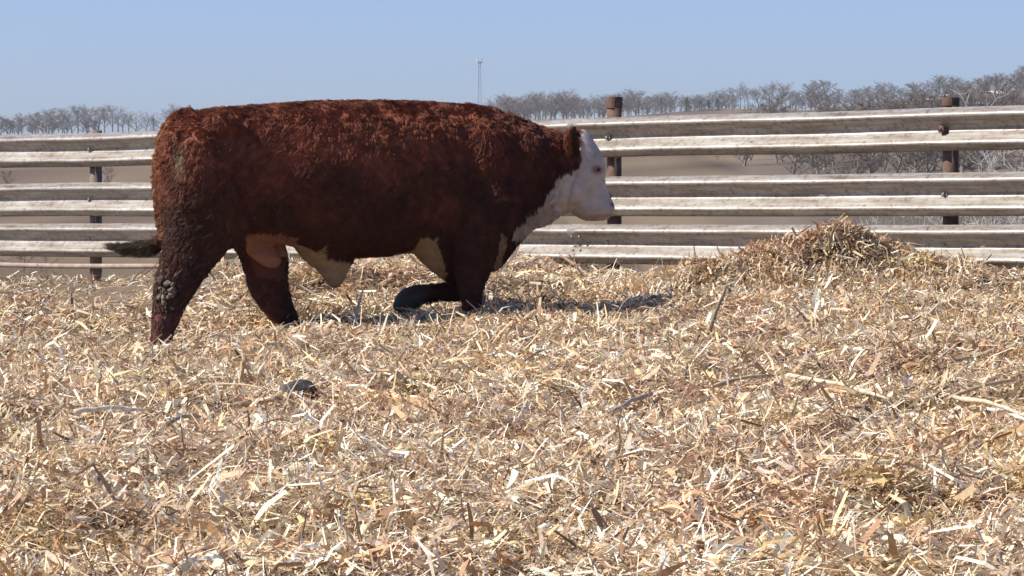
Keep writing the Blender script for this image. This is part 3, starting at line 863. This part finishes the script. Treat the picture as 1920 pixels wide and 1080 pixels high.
# ------------------------------------------------------------------ the bull
D0 = 10.1 * K
def adep(px): return np.interp(px, [290, 1160], [-.40, .45])     # body axis, the rump a little nearer
def BP(px, py, dep=0.0):
    d = D0 + adep(px) + dep
    return Vector(((px - 960) * d / F, d, CZ - (py - HY) * d / F))
body = MB()
def ring_x(px, top, bot, hw, n=2.35, k=28, low=.0):
    r = []
    c = (top + bot) / 2; h = (bot - top) / 2
    for i in range(k):
        t = 2 * math.pi * i / k
        cy = math.copysign(abs(math.cos(t)) ** (2 / n), math.cos(t)); sz = math.copysign(abs(math.sin(t)) ** (2 / n), math.sin(t))
        wid = hw * (1 - .10 * max(0, -sz))
        p = BP(px, c, 0); S = F / p.y
        r.append(Vector((p.x, p.y + wid * cy, p.z + h * sz / S)))
    return r
def smooth_rows(rows, m):
    rows = np.array(rows, float); t = np.linspace(0, len(rows) - 1, m); k = np.arange(len(rows))
    return np.stack([np.interp(t, k, rows[:, j]) for j in range(rows.shape[1])], 1)
TORSO = [(304, 300, 395, .10), (311, 264, 440, .21), (328, 234, 462, .28), (360, 212, 475, .315), (420, 203, 468, .34), (480, 200, 450, .325), (540, 195, 460, .345),
         (600, 192, 478, .39), (680, 191, 482, .405), (760, 192, 476, .40), (820, 194, 470, .36), (880, 199, 472, .325), (920, 206, 480, .31), (955, 216, 466, .265),
         (990, 229, 428, .215), (1025, 243, 410, .175), (1060, 250, 402, .14), (1088, 262, 392, .10)]
body.loft([ring_x(*r) for r in smooth_rows(TORSO, 40)])
def ring_z(py, xl, xr, dep, hd, n=2.1, k=20, base=None):
    c = (xl + xr) / 2; r = []
    p = BP(c, py, dep); S = F / p.y; hx = (xr - xl) / 2 / S
    for i in range(k):
        t = 2 * math.pi * i / k
        r.append(Vector((p.x + hx * math.copysign(abs(math.cos(t)) ** (2 / n), math.cos(t)), p.y + hd * math.copysign(abs(math.sin(t)) ** (2 / n), math.sin(t)), p.z)))
    return r
def column(rows, m=26): body.loft([ring_z(*r) for r in smooth_rows(rows, m)])
# near hind
column([(250, 330, 430, -.14, .13), (310, 314, 446, -.19, .18), (380, 308, 455, -.205, .19), (430, 311, 448, -.205, .165), (470, 305, 424, -.2, .13), (500, 299, 398, -.2, .11), (530, 291, 377, -.21, .092),
        (560, 288, 356, -.21, .08), (590, 287, 340, -.21, .068), (620, 285, 327, -.21, .06), (645, 283, 320, -.21, .058), (665, 280, 324, -.21, .066), (705, 278, 330, -.21, .07)])
# far hind
column([(330, 380, 490, .16, .15), (400, 390, 505, .18, .16), (440, 420, 528, .2, .15), (475, 449, 540, .2, .12), (510, 461, 538, .2, .1), (540, 466, 540, .2, .085), (570, 483, 548, .2, .075), (595, 505, 559, .2, .068), (615, 520, 566, .2, .07), (660, 518, 576, .2, .074)])
# near fore
column([(225, 885, 950, -.03, .10), (300, 862, 966, -.13, .18), (380, 850, 972, -.19, .185), (440, 848, 950, -.19, .15), (480, 850, 933, -.175, .12), (515, 855, 915, -.17, .095), (545, 862, 905, -.17, .075), (575, 868, 899, -.17, .06), (598, 868, 900, -.17, .06), (615, 865, 906, -.17, .07), (660, 862, 912, -.17, .074)])
# far fore, upper part
column([(340, 855, 960, .15, .14), (420, 855, 950, .17, .14), (470, 850, 925, .18, .115), (505, 846, 908, .18, .095), (530, 841, 892, .18, .08), (552, 840, 880, .18, .065), (562, 848, 874, .18, .04)], 16)
# far fore, lifted shank and foot
P_ = [(864, 543, 20), (842, 546, 17), (818, 549, 15), (800, 550, 18), (784, 553, 21), (768, 562, 25), (755, 573, 22), (742, 583, 11)]
body.tube([BP(a_, b_, .18) for a_, b_, c_ in P_], [c_ / 295 for a_, b_, c_ in P_], 14)
# sheath, brisket fold, scrotum
column([(462, 550, 668, 0, .15), (485, 566, 664, 0, .10), (505, 592, 656, 0, .06), (522, 607, 648, 0, .042), (534, 615, 640, 0, .03), (539, 620, 636, 0, .018)], 14)
column([(430, 770, 850, 0, .26), (470, 772, 854, 0, .2), (492, 790, 858, 0, .13), (510, 812, 862, 0, .09), (526, 832, 866, 0, .05)], 14)
P_ = [(468, 446, 22), (484, 464, 22), (500, 478, 21), (513, 489, 17), (523, 497, 9)]
body.tube([BP(a_, b_, .03) for a_, b_, c_ in P_], [c_ / 295 for a_, b_, c_ in P_], 14)
# dewlap and chest front
column([(395, 985, 1060, 0, .10), (412, 972, 1040, 0, .09), (428, 962, 1000, 0, .09), (455, 940, 972, 0, .10), (485, 915, 950, 0, .10), (505, 905, 935, 0, .07)], 14)
# head
HEAD = [(243, 1071, 1098, 0, .055), (252, 1064, 1106, 0, .09), (268, 1056, 1116, 0, .115), (285, 1050, 1127, 0, .125), (302, 1047, 1133, 0, .13), (318, 1046, 1135, 0, .13), (335, 1046, 1135, 0, .12), (352, 1048, 1137, 0, .11),
        (366, 1052, 1143, 0, .10), (378, 1056, 1150, 0, .098), (390, 1062, 1154, 0, .098), (400, 1072, 1152, 0, .092), (408, 1084, 1145, 0, .08), (414, 1096, 1134, 0, .05)]
body.loft([ring_z(*r, n=2.4) for r in smooth_rows(HEAD, 24)])
# brow over each eye, cheeks and nostril wings
def blob(px, py, dep, rx, ry, rz):
    c = BP(px, py, dep); rings = []
    for i in range(9):
        th = math.pi * (i + .02) / 8.04
        rings.append([c + Vector((rx * math.sin(th) * math.cos(2 * math.pi * k / 12), ry * math.sin(th) * math.sin(2 * math.pi * k / 12), rz * math.cos(th))) for k in range(12)])
    body.loft(rings)
for s_ in (-1, 1):
    blob(1116, 308, s_ * .095, .05, .045, .035)
    blob(1122, 330, s_ * .075, .045, .04, .03)
    blob(1074, 358, s_ * .078, .062, .05, .095)
    blob(1140, 390, s_ * .065, .035, .035, .045)
# thigh, hip, shoulder and neck muscle
for s_ in (-1, 1):
    for (a_, b_, dd, rx, ry, rz) in ((372, 345, .25, .20, .16, .34), (415, 232, .25, .10, .08, .07), (436, 415, .22, .11, .12, .13), (905, 305, .225, .16, .12, .27), (930, 395, .19, .12, .12, .16), (975, 300, .14, .17, .10, .20), (330, 300, .20, .10, .10, .20)):
        blob(a_, b_, s_ * dd, rx, ry, rz)
# ears
for s_ in (-1, 1):
    E_ = [(1075, 296, .09, .022, .02), (1074, 284, .14, .042, .022), (1072, 266, .20, .054, .018), (1072, 248, .25, .044, .014), (1076, 235, .28, .016, .008)]
    rings = []
    for (a_, b_, dd, rx, ry) in E_:
        c = BP(a_, b_, s_ * dd)
        rings.append([c + Vector((rx * math.cos(2 * math.pi * k / 12), ry * math.sin(2 * math.pi * k / 12) - s_ * (rx * math.cos(2 * math.pi * k / 12)) * .2, rx * .35 * math.sin(2 * math.pi * k / 12))) for k in range(12)])
    body.loft(rings)
# tail
P_ = [(362, 212, 11), (338, 221, 13), (318, 238, 13), (305, 265, 12), (298, 310, 11), (297, 360, 10), (301, 405, 9), (306, 436, 9), (300, 455, 11), (284, 464, 13), (262, 466, 12), (240, 467, 10), (218, 464, 6), (202, 462, 4)]
body.tube([BP(a_, b_, -.03 if b_ < 440 else -.06) for a_, b_, c_ in P_], [c_ / 300 for a_, b_, c_ in P_], 10)

tmp = link('tmp', body.mesh('tmp', fixn=True))
md = tmp.modifiers.new('r', 'REMESH'); md.mode = 'VOXEL'; md.voxel_size = .0125
md2 = tmp.modifiers.new('s', 'SMOOTH'); md2.factor = .5; md2.iterations = 9
dg = bpy.context.evaluated_depsgraph_get()
bull_me = bpy.data.meshes.new_from_object(tmp.evaluated_get(dg))
bpy.data.objects.remove(tmp)
nv = len(bull_me.vertices)
bv = np.zeros(nv * 3, np.float32); bull_me.vertices.foreach_get('co', bv); bv = bv.reshape(-1, 3).astype(float)
BO = np.array([*BP(640, 640, 0)]); BO[2] = gh(BO[0], BO[1])

def pix(v):
    return 960 + v[:, 0] / v[:, 1] * F, HY + (CZ - v[:, 2]) / v[:, 1] * F
def inpoly(px, py, poly):
    res = np.zeros(len(px), bool); n = len(poly); j = n - 1
    for i in range(n):
        xi, yi = poly[i]; xj, yj = poly[j]
        c = ((yi > py) != (yj > py)) & (px < (xj - xi) * (py - yi) / (yj - yi + 1e-9) + xi)
        res ^= c; j = i
    return res
FACE = [(1087, 305), (1091, 272), (1088, 252), (1084, 236), (1110, 232), (1175, 330), (1175, 430), (1060, 430), (1000, 440), (962, 448), (970, 428), (985, 402), (1004, 392), (1022, 370), (1038, 345), (1052, 327), (1074, 320)]
THROAT = [(985, 405), (1010, 400), (1040, 400), (1060, 430), (990, 440), (962, 446)]
BELLY = [(468, 470), (472, 452), (494, 436), (560, 458), (604, 470), (613, 455), (616, 482), (640, 490), (720, 482), (782, 466), (788, 446), (802, 441), (820, 445), (830, 470), (838, 530), (790, 515), (700, 505), (650, 545), (610, 545), (560, 490)]
BRISK = [(940, 436), (952, 440), (946, 478), (934, 510), (924, 500), (934, 470)]
def coat(v, hair=False):
    """the coat's own colour at a point of the body"""
    px, py = pix(v)
    jx = (vn(v[:, 0], v[:, 1], v[:, 2], .05, 51) - .5) * 14; jy = (vn(v[:, 0], v[:, 1], v[:, 2], .05, 52) - .5) * 14
    qx, qy = px + jx, py + jy
    n1 = vn(v[:, 0], v[:, 1], v[:, 2], .16, 53)[:, None]; n2 = vn(v[:, 0], v[:, 1], v[:, 2], .035, 54)[:, None]
    red = np.array([.175, .048, .025]); dark = np.array([.076, .027, .018]); org = np.array([.24, .074, .034])
    c = red * (1 - n1) + org * n1
    n4 = vn(v[:, 0], v[:, 1], v[:, 2], .07, 57)[:, None]
    n6 = vn(v[:, 0] + .02 * np.sin(v[:, 2] * 60), v[:, 1], v[:, 2] * .28, .032, 59)[:, None]; n7 = vn(v[:, 0], v[:, 1], v[:, 2], .28, 60)[:, None]
    vk = sstep(480, 760, qx)[:, None]
    c = c * (.5 + .55 * n2 + .4 * n4) * (1 - vk + vk * (.55 + .85 * n6)) * (.72 + .5 * n7)
    # neck and shoulder crest darker, as the breed is curly and dark there; lower flank and legs darkened for manure and painted-in shade
    k = sstep(880, 1000, qx)[:, None] * .55
    c = c * (1 - k) + dark * k
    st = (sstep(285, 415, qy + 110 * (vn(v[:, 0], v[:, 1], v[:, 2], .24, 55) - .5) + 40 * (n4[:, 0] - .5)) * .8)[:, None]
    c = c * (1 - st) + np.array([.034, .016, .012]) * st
    fh = (sstep(440, 465, qy) * sstep(545, 510, qx) * ((v[:, 1] - D0 - adep(px)) > .06) * (qx > 430))[:, None] * .7  # far hind leg: sunlit red of its rear edge painted into the coat
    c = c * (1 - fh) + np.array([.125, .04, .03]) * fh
    leg = (sstep(575, 600, qy) * sstep(360, 340, qx))[:, None] * .8
    c = c * (1 - leg) + np.array([.12, .045, .035]) * leg
    tl = (sstep(345, 318, qx) * sstep(470, 430, qy) * sstep(200, 240, qy) * (np.abs(v[:, 1] - D0 - adep(px)) < .1))[:, None] * .7
    c = c * (1 - tl) + np.array([.26, .10, .04]) * tl
    pat = (np.exp(-(((qx - 337) / 11) ** 2 + ((qy - 300) / 30) ** 2) * 1.2))[:, None] * (n2 > .35)
    c = c * (1 - pat) + np.array([.19, .15, .09]) * pat
    fk = (vn(v[:, 0], v[:, 1], v[:, 2], .016, 62) > .80) * sstep(480, 420, qx) * sstep(320, 370, qy)
    c = c * (1 - fk[:, None] * .7) + np.array([.17, .14, .10]) * fk[:, None] * .7
    sw = (sstep(300, 285, qx) * sstep(440, 452, qy) * sstep(500, 490, qy))[:, None]
    c = c * (1 - sw) + np.array([.085, .06, .035]) * sw
    # white markings
    w = np.zeros(len(px)); cen = np.abs(v[:, 1] - D0 - adep(px))
    f = inpoly(qx, qy, FACE) | inpoly(qx, qy, THROAT)
    w = np.where(f, 1, 0)
    ear = (cen > .135) & (py < 297) & (px > 1040) & (px < 1093)
    w = np.where(ear, 0, w)
    n5 = vn(v[:, 0], v[:, 1], v[:, 2], .018, 58)[:, None]
    white = np.array([.46, .395, .325]) * (.72 + .25 * n2 + .22 * n5)
    c = np.where(w[:, None] > 0, white, c)
    er_ = (cen > .135) & (py < 300) & (px > 1050) & (px < 1093)  # ear: lit left rim and darker inside put into the colour
    c = np.where(er_[:, None], np.where((px > 1071)[:, None], np.array([.035, .016, .011]), np.array([.17, .06, .03])), c)
    b_ = (inpoly(qx, qy, BELLY) & (cen < .27)) | inpoly(px, py, BRISK)
    tan = np.array([.36, .235, .125]) * (.8 + .35 * n2)
    c = np.where(b_[:, None], tan, c)
    pink = (px > 462) & (px < 560) & (py > 436) & (py < 508) & (cen < np.where(py > 462, .085, .2))
    c = np.where(pink[:, None], np.array([.30, .135, .085]) * (.8 + .3 * n2), c)
    # muzzle, mouth, eye rim, jaw tints; shade of the jaw crease painted as a darker line
    mz = np.exp(-(((px - 1148) / 16) ** 2 + ((py - 384) / 24) ** 2))[:, None]
    c = np.where(w[:, None] > 0, c * (1 - mz * .75) + np.array([.30, .25, .24]) * mz * .75, c)
    mo = np.exp(-((py - (406 - .06 * (px - 1105))) / 2.2) ** 2)[:, None] * ((px > 1104) & (px < 1150) & (w > 0))[:, None]
    c = c * (1 - mo * .7) + np.array([.09, .05, .04]) * mo * .7
    lip = np.exp(-(((px - 1122) / 24) ** 2 + ((py - 408) / 8) ** 2))[:, None]
    c = np.where(w[:, None] > 0, c * (1 - lip * .7) + np.array([.46, .25, .18]) * lip * .7, c)
    er = np.exp(-(((px - 1120) / 12) ** 2 + ((py - 318) / 9) ** 2) ** 2)[:, None]
    c = np.where(w[:, None] > 0, c * (1 - er * .85) + np.array([.15, .05, .03]) * er * .85, c)
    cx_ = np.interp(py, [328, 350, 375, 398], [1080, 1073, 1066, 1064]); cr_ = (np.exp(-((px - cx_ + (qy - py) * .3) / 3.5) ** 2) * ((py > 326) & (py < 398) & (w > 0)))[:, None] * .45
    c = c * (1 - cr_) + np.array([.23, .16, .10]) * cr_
    ft = (qx > 730) & (qx < 798) & (py > 530) & (py < 598)
    c = np.where(ft[:, None], np.array([.055, .045, .034]) * (.8 + .4 * n2), c)
    dj = (inpoly(qx, qy, [(1040, 372), (1075, 372), (1110, 400), (1120, 420), (1000, 425), (985, 412)]) & (w > 0))[:, None] * .5
    c = c * (1 - dj) + np.array([.42, .31, .20]) * dj
    no = np.exp(-(((px - 1149) / 4.5) ** 2 + ((py - 383) / 4) ** 2) ** 2)[:, None]
    c = c * (1 - no) + np.array([.03, .02, .02]) * no
    return c
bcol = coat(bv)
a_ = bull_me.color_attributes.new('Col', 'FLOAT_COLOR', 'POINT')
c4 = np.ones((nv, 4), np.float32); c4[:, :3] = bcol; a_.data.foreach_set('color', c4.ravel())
bull_me.vertices.foreach_set('co', (bv - BO).astype(np.float32).ravel())
bull_me.polygons.foreach_set('use_smooth', [True] * len(bull_me.polygons))
bull_me.update()
M_HIDE = attr_mat('bull_hide', .65, .25)
M_COAT = attr_mat('bull_coat', .6, .2)
bull_me.materials.clear()
bull = link('bull', bull_me, M_HIDE, loc=Vector(BO))
tag(bull, 'red brown bull with a white face walking to the right through straw', 'bull')

# hair: curly tufts grown from the skin
bull_me.calc_loop_triangles()
nt_ = len(bull_me.loop_triangles)
tri = np.zeros(nt_ * 3, np.int32); bull_me.loop_triangles.foreach_get('vertices', tri); tri = tri.reshape(-1, 3)
A, B, C = bv[tri[:, 0]], bv[tri[:, 1]], bv[tri[:, 2]]
vnrm = np.zeros(nv * 3, np.float32); bull_me.vertices.foreach_get('normal', vnrm); vnrm = vnrm.reshape(-1, 3)
area = np.linalg.norm(np.cross(B - A, C - A), axis=1) / 2
NH = 200000
ti = rng.choice(nt_, NH, p=area / area.sum())
u = np.sqrt(rng.random(NH)); v_ = rng.random(NH)
b0, b1, b2 = 1 - u, u * (1 - v_), u * v_
root = A[ti] * b0[:, None] + B[ti] * b1[:, None] + C[ti] * b2[:, None]
nr = vnrm[tri[ti, 0]] * b0[:, None] + vnrm[tri[ti, 1]] * b1[:, None] + vnrm[tri[ti, 2]] * b2[:, None]
nr /= np.linalg.norm(nr, axis=1, keepdims=True) + 1e-9
hx, hy = pix(root)
# lengths (m)
length = np.full(NH, .030)
length = np.where(hy > 520, .024, length)
length = np.where((hx > 880) & (hy < 420), .040, length)
head = (hx > 1035 + 50 * (rng.random(NH) - .5)) & inpoly(hx, hy, FACE)
length = np.where(head, .013, length)
length = np.where((hx > 1135) | ((hx > 1120) & (hy > 375)), .003, length)
length = np.where((np.abs(hx - 1121) < 9) & (np.abs(hy - 317) < 7), .002, length)
length = np.where((hx > 1056) & (hx < 1092) & (hy < 300), .022, length)
swt = (hx < 300) & (hy > 440) & (hy < 490)
length = np.where(swt, .045, length)
pinkz = (hx > 462) & (hx < 560) & (hy > 436) & (hy < 520) & (np.abs(root[:, 1] - D0 - adep(hx)) < .13)
length = np.where(pinkz, .005, length)
length = np.where((hx > 736) & (hx < 802) & (hy > 530) & (hy < 598), .004, length)
length = np.where(inpoly(hx, hy, BELLY) & (np.abs(root[:, 1] - D0 - adep(hx)) < .2), .012, length)
length *= rng.uniform(.55, 1.25, NH)
flow = np.tile(np.array([-.55, 0, -.75]), (NH, 1))
flow[hx > 620] = [-.38, 0, -.9]
flow[hx > 800] = [-.2, 0, -1.0]
flow[hx > 1050] = [-.1, 0, -.9]
flow[hy < 215] += [-.5, 0, .35]
flow[swt] = [-1, 0, -.15]
def nz3(p, sc, sd): return np.stack([vn(p[:, 0], p[:, 1], p[:, 2], sc, sd + i) - .5 for i in range(3)], -1)
cl = nz3(root, .06, 61) * 1.5 + nz3(root, .03, 71) * .9
flow = flow / np.linalg.norm(flow, axis=1, keepdims=True) + cl * np.where(head, .3, 1.15)[:, None]
flow -= nr * np.sum(flow * nr, 1, keepdims=True)
flow /= np.linalg.norm(flow, axis=1, keepdims=True) + 1e-9
lift = (rng.uniform(.25, .75, NH) + .45 * (hy < 222) * (hx < 1000) * rng.random(NH))[:, None] * np.where(head, .5, 1.0)[:, None]
K = 5
pts = np.zeros((NH, K, 3)); rad = np.zeros((NH, K))
wav = nz3(root, .02, 81)
from mathutils import kdtree
NC = 7000
csel = rng.choice(NH, NC, replace=False)
kd = kdtree.KDTree(NC)
for i_, q_ in enumerate(csel): kd.insert(root[q_], i_)
kd.balance()
cid = np.array([kd.find(r_)[1] for r_ in root])
cbr = rng.uniform(.82, 1.16, NC)
ctip = (root[csel] + (nr[csel] * .62 + flow[csel] * .85) * length[csel][:, None])[cid]
gather = (np.where(head | (length < .015) | swt, 0, .42))[:, None]
for k in range(K):
    t = k / (K - 1)
    off = nr * lift * (t - .55 * t * t) * 1.3 + flow * (t * .75 + .25 * t * t) + wav * .45 * math.sin(t * 5.0) * t
    own = root + off * length[:, None] - nr * .002
    pts[:, k] = own + (ctip - own) * gather * t * t
    rad[:, k] = .0015 * (1 - t) ** .6 + .0003
rad *= np.where(head, .55, 1.0)[:, None]
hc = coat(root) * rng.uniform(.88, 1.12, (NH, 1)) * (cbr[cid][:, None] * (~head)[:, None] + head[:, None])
hd_ = bpy.data.hair_curves.new('coat_hair')
hd_.add_curves([K] * NH)
hd_.attributes['position'].data.foreach_set('vector', (pts - BO).astype(np.float32).ravel())
ra = hd_.attributes.get('radius') or hd_.attributes.new('radius', 'FLOAT', 'POINT')
ra.data.foreach_set('value', rad.astype(np.float32).ravel())
ca = hd_.attributes.new('Col', 'FLOAT_COLOR', 'CURVE')
c4 = np.ones((NH, 4), np.float32); c4[:, :3] = hc; ca.data.foreach_set('color', c4.ravel())
hd_.materials.append(M_COAT)
ho = bpy.data.objects.new('coat_hair', hd_); COL.objects.link(ho); ho.parent = bull
ho['kind'] = 'stuff'

# eyes
M_EYE, nt_e, pe = new_mat('eye'); pe.inputs['Base Color'].default_value = (.03, .015, .012, 1); pe.inputs['Roughness'].default_value = .08
for s_ in (-1, 1):
    c = BP(1121, 318, s_ * .126)
    me = clod(.017, .014, .014, 50, 'eye'); o = link('eye', me, M_EYE, bull, Vector(c) - Vector(BO))

# manure clods dried on the hock
M_DRY = noise_mat('dried_mud', (.09, .07, .05), (.21, .175, .125), 40, .95, .4)
M_DRYDK = noise_mat('dark_mud', (.05, .035, .03), (.1, .075, .06), 40, .95, .4)
rk = random.Random(9)
CL = [(316, 543, 8, 0), (331, 541, 6, 0), (301, 553, 8, 0), (309, 557, 6, 0), (317, 560, 7, 0), (302, 566, 7, 0), (328, 553, 6, 0), (293, 551, 5, 0), (308, 527, 6, 0), (316, 525, 5, 0), (326, 513, 7, 1), (297, 520, 7, 1), (288, 556, 5, 1), (318, 532, 5, 0)]
CL += [(rk.gauss(310, 15), rk.gauss(545, 18), rk.uniform(2.5, 5), rk.random() < .6) for _ in range(34)]
for (px, py, r_, dkm) in CL:
    q = np.argmin((hx - px) ** 2 + (hy - py) ** 2)
    near = np.nonzero((np.abs(hx - px) < 7) & (np.abs(hy - py) < 7))[0]
    if len(near): q = near[np.argmin(root[near, 1])]
    rr = r_ / 315
    o = link('mud_clump', clod(rr * rk.uniform(.7, 1.2), rr * rk.uniform(.5, .8), rr * rk.uniform(.6, 1.1), rk.uniform(0, 50), 'mud_clump'), M_DRYDK if dkm else M_DRY, bull, Vector(root[q] + nr[q] * .010 - BO))
    o.rotation_euler = (rk.uniform(0, 6), rk.uniform(0, 6), rk.uniform(0, 6))
